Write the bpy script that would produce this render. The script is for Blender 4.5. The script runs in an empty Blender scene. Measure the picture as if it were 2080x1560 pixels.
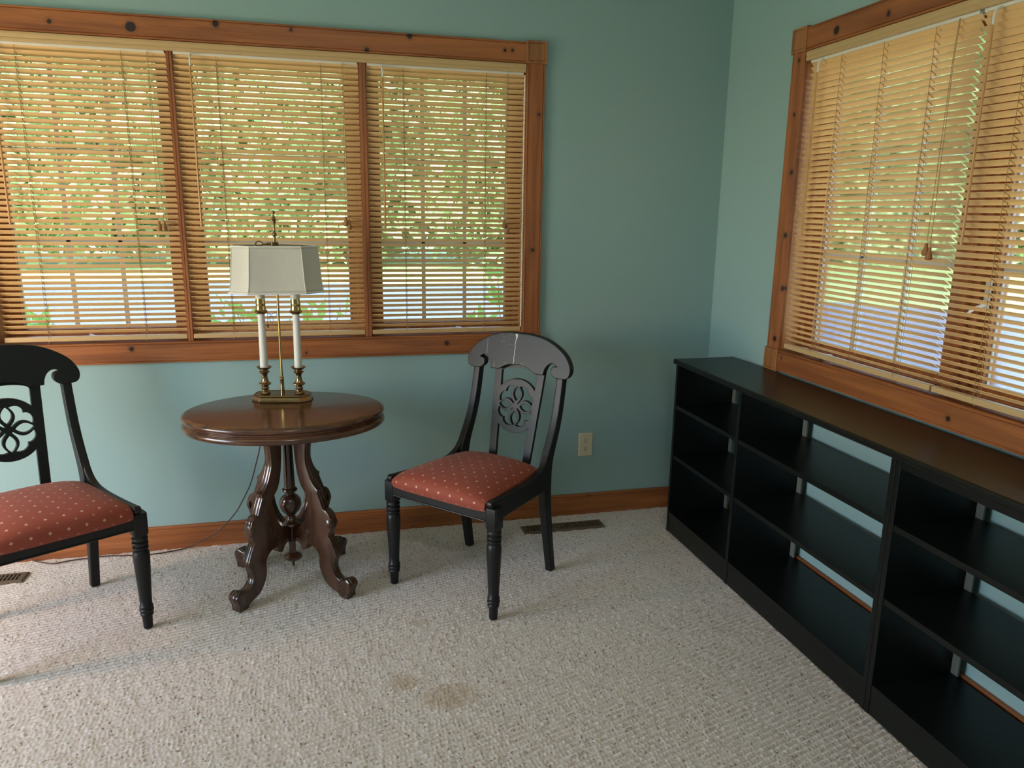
import bpy, bmesh, math, random
import numpy as np
from mathutils import Vector, Matrix
random.seed(7)
rng = np.random.default_rng(7)
PI = math.pi
S = bpy.context.scene
COL = S.collection

# ------------------------------------------------------------------ materials
def srgb(r, g, b):
    f = lambda c: (c/255/12.92) if c/255 <= .04045 else ((c/255+.055)/1.055)**2.4
    return (f(r), f(g), f(b), 1)

class NT:
    """small helper around a node tree"""
    def __init__(s, name):
        s.m = bpy.data.materials.new(name); s.m.use_nodes = True
        s.t = s.m.node_tree; s.t.nodes.clear()
        s.out = s.t.nodes.new('ShaderNodeOutputMaterial')
    def n(s, typ, inp=None, **props):
        nd = s.t.nodes.new('ShaderNode'+typ)
        for k, v in props.items(): setattr(nd, k, v)
        for k, v in (inp or {}).items(): s.set(nd.inputs[k], v)
        return nd
    def set(s, sock, v):
        if isinstance(v, bpy.types.NodeSocket): s.t.links.new(v, sock)
        else: sock.default_value = v
    def math(s, op, a, b=0.0, c=None):
        nd = s.n('Math', {0: a, 1: b}, operation=op)
        if c is not None: s.set(nd.inputs[2], c)
        return nd.outputs[0]
    def ss(s, v, a, b):      # smoothstep a -> b
        nd = s.n('MapRange', {'Value': v, 'From Min': a, 'From Max': b}, interpolation_type='SMOOTHSTEP')
        return nd.outputs['Result']
    def mix(s, f, a, b, blend='MIX'):
        nd = s.n('Mix', None, data_type='RGBA', blend_type=blend)
        s.set(nd.inputs[0], f); s.set(nd.inputs[6], a); s.set(nd.inputs[7], b)
        return nd.outputs[2]
    def coords(s, kind='Object'): return s.n('TexCoord').outputs[kind]
    def xyz(s, v):
        o = s.n('SeparateXYZ', {0: v}).outputs; return o[0], o[1], o[2]
    def vec(s, x, y, z): return s.n('CombineXYZ', {0: x, 1: y, 2: z}).outputs[0]
    def scale(s, v, sc): return s.n('Mapping', {'Vector': v, 'Scale': sc}).outputs[0]
    def noise(s, v, scale, detail=3, rough=.5):
        return s.n('TexNoise', {'Vector': v, 'Scale': scale, 'Detail': detail, 'Roughness': rough}).outputs['Fac']
    def bump(s, h, strength, dist):
        return s.n('Bump', {'Height': h, 'Strength': strength, 'Distance': dist}).outputs[0]
    def bsdf(s, **inp):
        nd = s.n('BsdfPrincipled', {k.replace('_', ' '): v for k, v in inp.items()})
        s.t.links.new(nd.outputs[0], s.out.inputs[0]); return nd

MAT = {}
def simple(name, col, rough=.5, metal=0., bump=None, spec=.5, coat=0.):
    N = NT(name)
    kw = dict(Base_Color=col, Roughness=rough, Metallic=metal, Specular_IOR_Level=spec, Coat_Weight=coat)
    if bump:
        kw['Normal'] = N.bump(N.noise(N.coords(), bump[0]), bump[1], bump[2])
    N.bsdf(**kw); MAT[name] = N.m; return N.m

def pine(name, axis, knots=(), dark=(.185, .052, .015, 1), light=(.40, .130, .036, 1), rough=.42, random_knots=0., bold=1.):
    """orange stained pine; grain runs along the local axis; knots are (a, b, radius) along the board and across it (z)"""
    N = NT(name); co = N.coords(); x, y, z = N.xyz(co)
    if axis == 'x': g = N.scale(co, (1.6, 34, 34))
    elif axis == 'z': g = N.scale(co, (34, 34, 1.6))
    else: g = N.scale(co, (34, 1.6, 34))
    warp = N.noise(N.scale(g, (.12, .12, .12)), 3, 2)
    gw = N.n('VectorMath', {0: g, 1: N.vec(N.math('MULTIPLY', warp, 2.2), warp, N.math('MULTIPLY', warp, 2.2))}, operation='ADD').outputs[0]
    f1 = N.noise(gw, 1.0, 5, .62)
    f2 = N.noise(N.scale(co, (2.2, 2.2, 2.2)), 2.0, 2)
    col = N.mix(N.ss(f1, .32, .68), dark, light)
    col = N.mix(N.math('MULTIPLY', f2, .45), col, (.27, .098, .034, 1))
    kd = None
    for (a, b, r) in knots:
        u = x if axis == 'x' else z
        w = z if axis == 'x' else x
        d = N.math('SQRT', N.math('ADD', N.math('POWER', N.math('SUBTRACT', u, a), 2), N.math('POWER', N.math('SUBTRACT', w, b), 2)))
        k = N.math('SUBTRACT', d, r)
        kd = k if kd is None else N.math('MINIMUM', kd, k)
    if kd is not None:
        jit = N.math('MULTIPLY', N.math('SUBTRACT', N.noise(co, 90, 2), .5), .006)
        kd = N.math('ADD', kd, jit)
        halo = N.ss(kd, .016, .0)
        col = N.mix(N.math('MULTIPLY', halo, .45), col, (.13, .04, .014, 1))
        col = N.mix(N.ss(kd, .0025, -.001), col, (.022, .009, .006, 1))
    if random_knots:
        vc = N.scale(co, (7, 7, 13) if axis == 'x' else (13, 7, 7))
        v = N.n('TexVoronoi', {'Vector': vc, 'Scale': 1.0}, feature='F1')
        rnd = N.xyz(v.outputs['Color'])[0]
        rad = N.math('MULTIPLY', N.math('SUBTRACT', rnd, 1-random_knots), .14/random_knots)
        kk = N.math('SUBTRACT', v.outputs['Distance'], rad)
        col = N.mix(N.math('MULTIPLY', N.ss(kk, .05, -.03), .85), col, (.04, .014, .008, 1))
    N.bsdf(Base_Color=col, Roughness=rough, Normal=N.bump(f1, .12*bold, .002), Coat_Weight=.12, Coat_Roughness=.3)
    MAT[name] = N.m; return N.m

def build_materials():
    # painted wall: sage teal with a faint roller texture
    N = NT('wall_paint'); co = N.coords()
    c = N.mix(N.noise(co, 1.3, 2), (.262, .390, .388, 1), (.278, .406, .403, 1))
    N.bsdf(Base_Color=c, Roughness=.62, Normal=N.bump(N.noise(co, 260, 2), .08, .002), Specular_IOR_Level=.35)
    MAT['wall'] = N.m
    simple('ceiling_paint', (.74, .73, .70, 1), .9)
    # berber carpet: the loops are in the mesh, flecks and yarn in the material
    N = NT('berber_carpet'); co = N.coords(); x, y, z = N.xyz(co)
    v = N.n('TexVoronoi', {'Vector': N.scale(co, (1, 1, .2)), 'Scale': 210.0}, feature='F1')
    r, g, b = N.xyz(v.outputs['Color'])
    base = N.mix(r, (.60, .545, .50, 1), (.69, .635, .59, 1))
    base = N.mix(N.ss(N.noise(co, 38, 2), .42, .68), base, (.62, .55, .49, 1))
    base = N.mix(N.math('MULTIPLY', N.ss(g, .93, .985), .75), base, (.17, .125, .10, 1))
    base = N.mix(N.math('MULTIPLY', N.ss(b, .92, .98), .5), base, (.40, .27, .21, 1))
    # old tan spill with its own ragged outline
    def stain(cx, cy, rx, ry):
        d = N.math('ADD', N.math('POWER', N.math('DIVIDE', N.math('SUBTRACT', x, cx), rx), 2), N.math('POWER', N.math('DIVIDE', N.math('SUBTRACT', y, cy), ry), 2))
        d = N.math('ADD', d, N.math('MULTIPLY', N.math('SUBTRACT', N.noise(co, 22, 3), .5), 1.6))
        return N.ss(d, 1.1, .35)
    st = N.math('MAXIMUM', stain(-1.50, -1.29, .10, .07), N.math('MAXIMUM', stain(-1.63, -1.19, .05, .05), N.math('MULTIPLY', stain(-1.54, -.845, .05, .025), .7)))
    base = N.mix(N.math('MULTIPLY', st, .55), base, (.46, .345, .235, 1))
    N.bsdf(Base_Color=base, Roughness=.95, Normal=N.bump(N.noise(co, 700, 2), .5, .002), Specular_IOR_Level=.1, Sheen_Weight=.15)
    MAT['carpet'] = N.m
    # window one casing boards, with the knots the boards show
    pine('pine_top_back', 'x', [(-2.746, 2.085, .007), (-2.4764, 2.085, .017), (-2.1776, 2.116, .011), (-1.903, 2.114, .006), (-1.615, 2.0585, .008), (-1.4437, 2.121, .01), (-1.0478, 2.092, .006), (-1.016, 2.094, .005)])
    pine('pine_bottom_back', 'x', [(-2.5785, .8756, .009), (-1.2963, .865, .009), (-1.9, .84, .004)])
    pine('pine_side_back', 'z', [(1.844, -.895, .006), (1.2726, -.911, .007)])
    pine('pine_top_right', 'x', [(.7737, 2.084, .014), (1.0347, 2.081, .008), (1.6, 2.1, .012)])
    pine('pine_bottom_right', 'x', [(.63, .87, .004), (1.5, .85, .008)])
    pine('pine_side_right', 'z', [(2.02, .563, .007), (1.822, .5636, .007), (1.605, .58, .008), (1.362, .579, .009), (1.151, .59, .008), (.942, .57, .01)])
    pine('pine_x', 'x'); pine('pine_z', 'z')
    pine('pine_block', 'z', dark=(.22, .082, .026, 1), light=(.42, .18, .06, 1))
    pine('pine_lit', 'z', dark=(.42, .175, .06, 1), light=(.62, .31, .115, 1))  # daylight on jambs and middle sash put into a paler wood colour
    pine('pine_baseboard', 'x', random_knots=.34)
    # pale blind wood
    N = NT('blind_wood'); co = N.coords()
    f = N.noise(N.scale(co, (3, 60, 60)), 1.0, 4, .6)
    c = N.mix(f, (.70, .435, .195, 1), (.82, .565, .29, 1))
    N.bsdf(Base_Color=c, Roughness=.45, Specular_IOR_Level=.4)
    MAT['blind'] = N.m
    simple('blind_wood_edge', (.52, .35, .17, 1), .4)
    simple('blind_cord', (.32, .20, .10, 1), .9)
    simple('tassel_wood', (.30, .13, .045, 1), .45)
    simple('wand_wood', (.50, .26, .09, 1), .4)
    simple('headrail_metal', (.80, .78, .72, 1), .45)
    simple('clear_plastic', (.75, .74, .68, 1), .25)
    simple('muntin_gray', (.50, .53, .58, 1), .55)
    simple('white_plastic', (.78, .79, .82, 1), .4)
    simple('crank_metal', (.55, .55, .55, 1), .25, 1.0)
    N = NT('window_glass')
    tr = N.n('BsdfTransparent', {0: (.96, .98, .97, 1)}); gl = N.n('BsdfGlossy', {'Roughness': .02, 'Color': (1, 1, 1, 1)})
    fr = N.n('Fresnel', {'IOR': 1.45}); mx = N.n('MixShader', {0: N.math('MULTIPLY', fr.outputs[0], .8), 1: tr.outputs[0], 2: gl.outputs[0]})
    N.t.links.new(mx.outputs[0], N.out.inputs[0]); MAT['glass'] = N.m
    # chair paint, plain and with the white drip marks
    N = NT('black_paint'); co = N.coords()
    N.bsdf(Base_Color=(.0065, .007, .008, 1), Roughness=.42, Normal=N.bump(N.noise(N.scale(co, (30, 30, 6)), 4, 3), .04, .002), Specular_IOR_Level=.36)
    MAT['black_paint'] = N.m
    N = NT('black_paint_with_drips'); co = N.coords(); x, y, z = N.xyz(co)
    wob = N.math('MULTIPLY', N.math('SUBTRACT', N.noise(N.vec(0.0, 0.0, z), 40, 2), .5), .012)
    def streak(cx, w, z0, z1, flare=0.):
        ww = N.math('ADD', N.math('MULTIPLY', N.ss(z, z1-.03, z1), flare), w)
        d = N.math('ABSOLUTE', N.math('SUBTRACT', N.math('ADD', x, wob), cx))
        m = N.math('LESS_THAN', d, ww)
        return N.math('MULTIPLY', m, N.math('MULTIPLY', N.math('GREATER_THAN', z, z0), N.math('LESS_THAN', z, z1)))
    m = streak(-.018, .0013, .83, .952, .0045)
    for a in (streak(-.155, .0009, .86, .92), streak(-.112, .0014, .808, .826), streak(-.055, .0011, .823, .834), streak(.02, .0011, .826, .838), streak(.03, .0008, .826, .836)):
        m = N.math('MAXIMUM', m, N.math('MULTIPLY', a, .45))
    sp = N.math('MULTIPLY', N.ss(N.noise(N.scale(co, (1, 1, 1.6)), 120, 4, .7), .56, .64), N.math('MULTIPLY', N.ss(N.math('ABSOLUTE', N.math('SUBTRACT', x, -.06)), .06, .02), N.ss(z, .86, .95)))
    m = N.math('MAXIMUM', m, N.math('MULTIPLY', sp, .2))
    c = N.mix(m, (.0065, .007, .008, 1), (.50, .52, .51, 1))
    N.bsdf(Base_Color=c, Roughness=N.math('ADD', .42, N.math('MULTIPLY', m, .3)), Specular_IOR_Level=.36)
    MAT['black_drips'] = N.m
    # seat cloth: rust with woven tan diamonds in staggered rows
    N = NT('rust_seat_cloth'); uv = N.coords('UV'); u, v, _ = N.xyz(uv)
    row = N.math('FLOOR', N.math('DIVIDE', v, .0275)); odd = N.math('MODULO', N.math('ABSOLUTE', row), 2.0)
    fu = N.math('FRACT', N.math('ADD', N.math('DIVIDE', u, .052), N.math('MULTIPLY', odd, .5)))
    fv = N.math('FRACT', N.math('DIVIDE', v, .0275))
    du = N.math('MULTIPLY', N.math('ABSOLUTE', N.math('SUBTRACT', fu, .5)), .052)
    dv = N.math('MULTIPLY', N.math('ABSOLUTE', N.math('SUBTRACT', fv, .5)), .0275)
    d = N.math('ADD', N.math('DIVIDE', du, .0054), N.math('DIVIDE', dv, .0060))
    dm = N.ss(d, 1.08, .92)
    dim = N.math('ADD', .28, N.math('MULTIPLY', odd, .62))
    weave = N.n('TexWave', {'Vector': uv, 'Scale': 300.0, 'Distortion': 1.0}, bands_direction='X').outputs['Fac']
    c = N.mix(N.noise(N.scale(uv, (60, 900, 1)), 1, 2), (.235, .046, .027, 1), (.30, .068, .040, 1))
    c = N.mix(N.math('MULTIPLY', dm, dim), c, (.58, .38, .25, 1))
    N.bsdf(Base_Color=c, Roughness=.7, Normal=N.bump(weave, .15, .001), Sheen_Weight=.08, Specular_IOR_Level=.25)
    MAT['seat'] = N.m
    # table mahogany
    for nm, sc in (('mahogany_top', (2, 26, 26)), ('mahogany', (20, 20, 2.5))):
        N = NT(nm); co = N.coords()
        f = N.noise(N.scale(co, sc), 1.2, 5, .6)
        c = N.mix(N.ss(f, .3, .72), *(((.045, .0165, .009, 1), (.115, .044, .018, 1)) if nm == 'mahogany_top' else ((.028, .0118, .007, 1), (.076, .031, .015, 1))))
        N.bsdf(Base_Color=c, Roughness=.22, Coat_Weight=.5, Coat_Roughness=.12, Normal=N.bump(f, .03, .001))
        MAT[nm] = N.m
    # lamp
    N = NT('antique_brass'); co = N.coords()
    c = N.mix(N.noise(co, 30, 3), (.19, .13, .07, 1), (.33, .23, .12, 1))
    N.bsdf(Base_Color=c, Metallic=1.0, Roughness=.24); MAT['brass'] = N.m
    simple('bright_brass', (.46, .33, .145, 1), .22, 1.0)
    simple('candle_white', (.66, .64, .60, 1), .4)
    N = NT('shade_silk'); co = N.coords()
    f = N.noise(N.scale(co, (420, 420, 12)), 1, 2)
    c = N.mix(f, (.60, .57, .49, 1), (.70, .67, .59, 1))
    pb = N.bsdf(Base_Color=c, Roughness=.8, Normal=N.bump(f, .12, .001), Specular_IOR_Level=.2)
    tl = N.n('BsdfTranslucent', {0: (.68, .63, .52, 1)}); mx = N.n('MixShader', {0: .18, 1: pb.outputs[0], 2: tl.outputs[0]})
    N.t.links.new(mx.outputs[0], N.out.inputs[0]); MAT['shade'] = N.m
    simple('shade_trim', (.66, .63, .56, 1), .85)
    simple('cord_brown', (.045, .022, .014, 1), .5)
    # bookcase
    N = NT('black_stain'); co = N.coords()
    f = N.noise(N.scale(co, (30, 3, 30)), 1, 4)
    c = N.mix(f, (.003, .004, .004, 1), (.006, .0075, .0072, 1))
    N.bsdf(Base_Color=c, Roughness=.34, Normal=N.bump(f, .04, .001), Specular_IOR_Level=.27); MAT['bookcase'] = N.m
    simple('black_edge', (.018, .018, .017, 1), .4)
    simple('raw_board', (.13, .135, .115, 1), .8)
    simple('pin_metal', (.5, .5, .5, 1), .3, 1.0)
    simple('ivory_plastic', (.64, .57, .41, 1), .4)
    simple('slot_black', (.012, .011, .01, 1), .6)
    simple('bronze_metal', (.13, .096, .066, 1), .42, .35)
    # outdoors
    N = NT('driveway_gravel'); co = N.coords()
    c = N.mix(N.noise(co, .5, 4), (.055, .08, .145, 1), (.125, .145, .20, 1))  # house and tree shade put into the colour: bluish tone, uneven patches
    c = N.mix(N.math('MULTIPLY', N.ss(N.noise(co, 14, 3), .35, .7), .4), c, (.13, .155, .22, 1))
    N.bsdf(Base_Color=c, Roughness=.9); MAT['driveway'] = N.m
    N = NT('lawn_grass'); co = N.coords()
    c = N.mix(N.noise(co, 1.1, 4), (.15, .28, .09, 1), (.32, .41, .17, 1))
    N.bsdf(Base_Color=c, Roughness=.9); MAT['lawn'] = N.m
    for nm, a, b in (('leaf_green', (.24, .40, .17, 1), (.60, .69, .40, 1)), ('shrub_leaf', (.15, .33, .07, 1), (.33, .50, .14, 1))):
        N = NT(nm); co = N.coords()
        f = N.n('TexWhiteNoise', {0: N.n('VectorMath', {0: co, 1: (.6, .6, .6)}, operation='SNAP').outputs[0]}, noise_dimensions='3D').outputs[0]
        c = N.mix(N.math('MULTIPLY', N.math('ADD', f, N.noise(co, .35, 2)), .6), a, b)
        df = N.n('BsdfDiffuse', {0: c}); tl = N.n('BsdfTranslucent', {0: c}); mx = N.n('MixShader', {0: .45, 1: df.outputs[0], 2: tl.outputs[0]})
        N.t.links.new(mx.outputs[0], N.out.inputs[0]); MAT[nm] = N.m
    simple('bark', (.12, .08, .05, 1), .9)
build_materials()

# ------------------------------------------------------------------ mesh helpers
class MB:
    """collects vertices and faces, then links them as ONE mesh object"""
    def __init__(s): s.v = []; s.f = []; s.uv = None
    def add(s, vs, fs):
        o = len(s.v); s.v += [tuple(p) for p in vs]; s.f += [tuple(i+o for i in f) for f in fs]; return s
    def box(s, x0, x1, y0, y1, z0, z1):
        if x0 > x1: x0, x1 = x1, x0
        if y0 > y1: y0, y1 = y1, y0
        if z0 > z1: z0, z1 = z1, z0
        vs = [(x0,y0,z0),(x1,y0,z0),(x1,y1,z0),(x0,y1,z0),(x0,y0,z1),(x1,y0,z1),(x1,y1,z1),(x0,y1,z1)]
        return s.add(vs, [(3,2,1,0),(4,5,6,7),(0,1,5,4),(1,2,6,5),(2,3,7,6),(3,0,4,7)])
    def lathe(s, prof, seg=24, c=(0,0,0), axis='z', phase=0.):
        """prof: (radius, height) from one end to the other; closed with end caps"""
        vs = []; fs = []; n = len(prof)
        for (r, h) in prof:
            for k in range(seg):
                a = 2*PI*k/seg+phase; p = (r*math.cos(a), r*math.sin(a), h)
                if axis == 'x': p = (p[2], p[0], p[1])
                elif axis == 'y': p = (p[1], p[2], p[0])
                vs.append((p[0]+c[0], p[1]+c[1], p[2]+c[2]))
        for i in range(n-1):
            for k in range(seg):
                k2 = (k+1) % seg
                fs.append((i*seg+k, i*seg+k2, (i+1)*seg+k2, (i+1)*seg+k))
        fs.append(tuple(range(seg))[::-1]); fs.append(tuple((n-1)*seg+k for k in range(seg)))
        return s.add(vs, fs)
    def tube(s, path, r, seg=8, closed=False):
        P = [Vector(p) for p in path]; n = len(P); vs = []; fs = []
        ref = None
        for i, p in enumerate(P):
            a = P[(i-1) % n] if (closed or i > 0) else p
            b = P[(i+1) % n] if (closed or i < n-1) else p
            t = (b-a).normalized() if (b-a).length > 1e-9 else Vector((0,0,1))
            if ref is None:
                ref = t.orthogonal().normalized()
            else:
                ref = (ref - t*ref.dot(t)); ref = ref.normalized() if ref.length > 1e-6 else t.orthogonal().normalized()
            q = t.cross(ref)
            rr = r[i] if isinstance(r, (list, tuple)) else r
            for k in range(seg):
                an = 2*PI*k/seg; vs.append(tuple(p + ref*(rr*math.cos(an)) + q*(rr*math.sin(an))))
        m = n if closed else n-1
        for i in range(m):
            j = (i+1) % n
            for k in range(seg):
                k2 = (k+1) % seg
                fs.append((i*seg+k, i*seg+k2, j*seg+k2, j*seg+k))
        if not closed:
            fs.append(tuple(range(seg))[::-1]); fs.append(tuple((n-1)*seg+k for k in range(seg)))
        return s.add(vs, fs)
    def loops(s, rings, cap0=True, cap1=True):
        """rings: lists of equal length, closed loops, bridged in order"""
        vs = []; fs = []; m = len(rings[0])
        for r in rings: vs += [tuple(p) for p in r]
        for i in range(len(rings)-1):
            for k in range(m):
                k2 = (k+1) % m
                fs.append((i*m+k, i*m+k2, (i+1)*m+k2, (i+1)*m+k))
        if cap0: fs.append(tuple(range(m))[::-1])
        if cap1: fs.append(tuple((len(rings)-1)*m+k for k in range(m)))
        return s.add(vs, fs)
    def sheet(s, P):
        """P[i][j] grid of points"""
        n = len(P); m = len(P[0]); vs = [tuple(p) for r in P for p in r]
        return s.add(vs, [(i*m+j, i*m+j+1, (i+1)*m+j+1, (i+1)*m+j) for i in range(n-1) for j in range(m-1)])
    def mesh(s, name):
        me = bpy.data.meshes.new(name); me.from_pydata(s.v, [], s.f); me.validate(); me.update()
        bm = bmesh.new(); bm.from_mesh(me); bmesh.ops.recalc_face_normals(bm, faces=bm.faces); bm.to_mesh(me); bm.free()
        return me
    def build(s, name, mat, parent=None, smooth=False, bevel=0., segs=2, angle=35):
        return link(name, s.mesh(name), mat, parent, smooth, bevel, segs, angle)

def link(name, me, mat, parent=None, smooth=False, bevel=0., segs=2, angle=35):
    o = bpy.data.objects.new(name, me); COL.objects.link(o)
    if mat is not None: me.materials.clear(); me.materials.append(MAT[mat] if isinstance(mat, str) else mat)
    if parent is not None: o.parent = parent
    if smooth:
        me.polygons.foreach_set('use_smooth', [True]*len(me.polygons))
        bm = bmesh.new(); bm.from_mesh(me); lim = math.radians(angle)
        for e in bm.edges:
            if len(e.link_faces) == 2 and e.calc_face_angle(0) > lim: e.smooth = False
        bm.to_mesh(me); bm.free()
    if smooth == 'weighted':
        w = o.modifiers.new('normals', 'WEIGHTED_NORMAL'); w.mode = 'FACE_AREA'; w.weight = 90; w.keep_sharp = True
    if bevel:
        b = o.modifiers.new('bevel', 'BEVEL'); b.width = bevel; b.segments = segs; b.limit_method = 'ANGLE'; b.angle_limit = math.radians(40)
        b.harden_normals = False
    return o

def plate(outlines, thick, bev, fn, segs=2):
    """flat shape from closed 2D outlines (inner ones are holes), given a thickness and a rounded edge,
    then carried into place by fn(x, y, t) with t across the thickness"""
    cu = bpy.data.curves.new('tmp', 'CURVE'); cu.dimensions = '2D'; cu.fill_mode = 'BOTH'
    cu.extrude = max(thick/2-bev, 0); cu.bevel_depth = bev; cu.bevel_resolution = segs-1; cu.offset = -bev
    for pts in outlines:
        sp = cu.splines.new('POLY'); sp.points.add(len(pts)-1); sp.use_cyclic_u = True
        for p, q in zip(sp.points, pts): p.co = (q[0], q[1], 0, 1)
    ob = bpy.data.objects.new('tmp', cu); COL.objects.link(ob); bpy.context.view_layer.update()
    dg = bpy.context.evaluated_depsgraph_get()
    me = bpy.data.meshes.new_from_object(ob.evaluated_get(dg), depsgraph=dg)
    bpy.data.objects.remove(ob); bpy.data.curves.remove(cu)
    bm = bmesh.new(); bm.from_mesh(me); bmesh.ops.remove_doubles(bm, verts=bm.verts, dist=1e-5)
    for v in bm.verts: v.co = fn(v.co.x, v.co.y, v.co.z)
    bmesh.ops.recalc_face_normals(bm, faces=bm.faces); bm.to_mesh(me); bm.free()
    return me

def smooth_path(pts, n=8, closed=False):
    """Catmull-Rom through 2D or 3D points"""
    P = [np.array(p, float) for p in pts]; out = []; m = len(P)
    rngi = range(m if closed else m-1)
    for i in rngi:
        p0 = P[(i-1) % m] if (closed or i > 0) else P[i]
        p1 = P[i]; p2 = P[(i+1) % m]
        p3 = P[(i+2) % m] if (closed or i+2 < m) else p2
        for k in range(n):
            t = k/n
            out.append(tuple(.5*((2*p1)+(-p0+p2)*t+(2*p0-5*p1+4*p2-p3)*t*t+(-p0+3*p1-3*p2+p3)*t**3)))
    if not closed: out.append(tuple(P[-1]))
    return out

def tag(o, label, cat=None, group=None, kind=None):
    o['label'] = label
    if cat: o['category'] = cat
    if group: o['group'] = group
    if kind: o['kind'] = kind
    return o
def empty(name, loc=(0,0,0), rz=0.):
    o = bpy.data.objects.new(name, None); COL.objects.link(o); o.location = loc; o.rotation_euler = (0, 0, rz); o.empty_display_size = .1
    return o
def copy_thing(root, loc, rz):
    r = root.copy(); COL.objects.link(r); r.location = loc; r.rotation_euler = (0, 0, rz)
    for ch in list(root.children):
        c = ch.copy(); COL.objects.link(c); c.parent = r
        for g in list(ch.children):
            d = g.copy(); COL.objects.link(d); d.parent = c
    return r

# ------------------------------------------------------------------ room shell
LX, FY, CZ, WT = -4.75, -5.2, 2.75, .17
# openings: back window in x, right window in -y
BW = (-3.056, -.938, .888, 2.058); RW = (.586, 2.232, .888, 2.058)
def build_room():
    # carpeted floor: real loops in rows where the picture looks, coarse elsewhere
    xs = np.concatenate([np.linspace(LX, -3.56, 24)[:-1], np.arange(-3.56, .001, .004), [.1, .2]])
    ys = np.concatenate([np.linspace(FY, -2.5, 40)[:-1], np.arange(-2.5, .001, .004), [.1, .2]])
    X, Y = np.meshgrid(xs, ys, indexing='ij')
    th = math.radians(15.5); p = X*math.cos(th)+Y*math.sin(th); q = -X*math.sin(th)+Y*math.cos(th)
    q = q + .0009*np.sin(p*61)+.0006*np.sin(p*137+q*20)
    PQ, PL = .0192, .0128
    row = np.floor(q/PQ); fq = q/PQ-row
    off = np.modf(np.abs(np.sin(row*12.9898)*43758.5453))[0]
    pp = p/PL+off*3.; idx = np.floor(pp); fp = pp-idx
    h1 = np.modf(np.abs(np.sin(row*78.233+idx*37.719)*43758.5453))[0]
    h2 = np.modf(np.abs(np.sin(row*19.13+idx*91.7)*24634.6345))[0]
    prof = np.sqrt(np.clip(1-(2*fq-1)**2, 0, 1))*(.58+.42*np.sqrt(np.clip(1-((2*fp-1)*.97)**2, 0, 1)))
    Z = -.0105+.0105*prof*(.78+.22*h1)
    Z = np.where((X < -3.55) | (Y < -2.49) | (X > -.001) | (Y > -.001), -.002, Z)
    n, m = X.shape
    me = bpy.data.meshes.new('floor')
    co = np.stack([X, Y, Z], -1).reshape(-1, 3).astype(np.float32)
    i, j = np.meshgrid(np.arange(n-1), np.arange(m-1), indexing='ij')
    a = (i*m+j).ravel(); quads = np.stack([a, a+m, a+m+1, a+1], -1).astype(np.int32)
    me.vertices.add(len(co)); me.vertices.foreach_set('co', co.ravel())
    me.loops.add(quads.size); me.loops.foreach_set('vertex_index', quads.ravel())
    me.polygons.add(len(quads)); me.polygons.foreach_set('loop_start', np.arange(0, quads.size, 4, dtype=np.int32))
    me.polygons.foreach_set('loop_total', np.full(len(quads), 4, np.int32))
    me.polygons.foreach_set('use_smooth', np.ones(len(quads), bool))
    me.update(calc_edges=True)
    fl = link('floor', me, 'carpet'); tag(fl, 'cream berber loop carpet with brown flecks covering the room floor', 'carpet', kind='structure')
    c = MB().box(LX-WT, WT, FY-WT, WT, CZ, CZ+.12).build('ceiling', 'ceiling_paint'); tag(c, 'plain white room ceiling above the teal walls', 'ceiling', kind='structure')
    u0, u1, z0, z1 = BW
    w = MB().box(LX-WT, u0, 0, WT, -.35, CZ).box(u1, WT, 0, WT, -.35, CZ).box(u0, u1, 0, WT, -.35, z0).box(u0, u1, 0, WT, z1, CZ).build('wall_back', 'wall')
    tag(w, 'teal painted wall behind the oval table and the two chairs', 'wall', kind='structure')
    u0, u1, z0, z1 = RW
    w = MB().box(0, WT, -u0, 0, -.35, CZ).box(0, WT, FY-WT, -u1, -.35, CZ).box(0, WT, -u1, -u0, -.35, z0).box(0, WT, -u1, -u0, z1, CZ).build('wall_right', 'wall')
    tag(w, 'teal painted wall behind the black bookcases', 'wall', kind='structure')
    # the left wall has a glazed garden door opening that lights the room from the side
    w = MB().box(LX-WT, LX, FY-WT, -2.75, -.35, CZ).box(LX-WT, LX, -.95, 0, -.35, CZ).box(LX-WT, LX, -2.75, -.95, 2.1, CZ).box(LX-WT, LX, -2.75, -.95, -.35, .0).build('wall_left', 'wall')
    tag(w, 'teal side wall with a tall door opening left of the view', 'wall', kind='structure')
    w = MB().box(LX, 0, FY-WT, FY, -.35, CZ).build('wall_front', 'wall'); tag(w, 'teal wall behind the viewer', 'wall', kind='structure')
    # baseboards with a bead along the top
    def base(name, fn, L):
        prof = [(0,0),(.015,0),(.015,.088),(.0125,.0905),(.0125,.0925),(.015,.095),(.0145,.101),(.011,.105),(0,.105)]
        me = MB().loops([[fn(0, d, z) for d, z in prof], [fn(L, d, z) for d, z in prof]]).build(name, 'pine_baseboard')
        return me
    b = base('baseboard_back', lambda u, d, z: (LX+u, -d, z-.004), -LX); tag(b, 'orange stained knotty pine baseboard along the window wall', 'baseboard', kind='structure')
    b = base('baseboard_right', lambda u, d, z: (u, -d, z-.004), -FY)
    b.rotation_euler = (0, 0, -PI/2); tag(b, 'orange pine baseboard glimpsed through the open bookcase backs', 'baseboard', kind='structure')
build_room()

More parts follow.
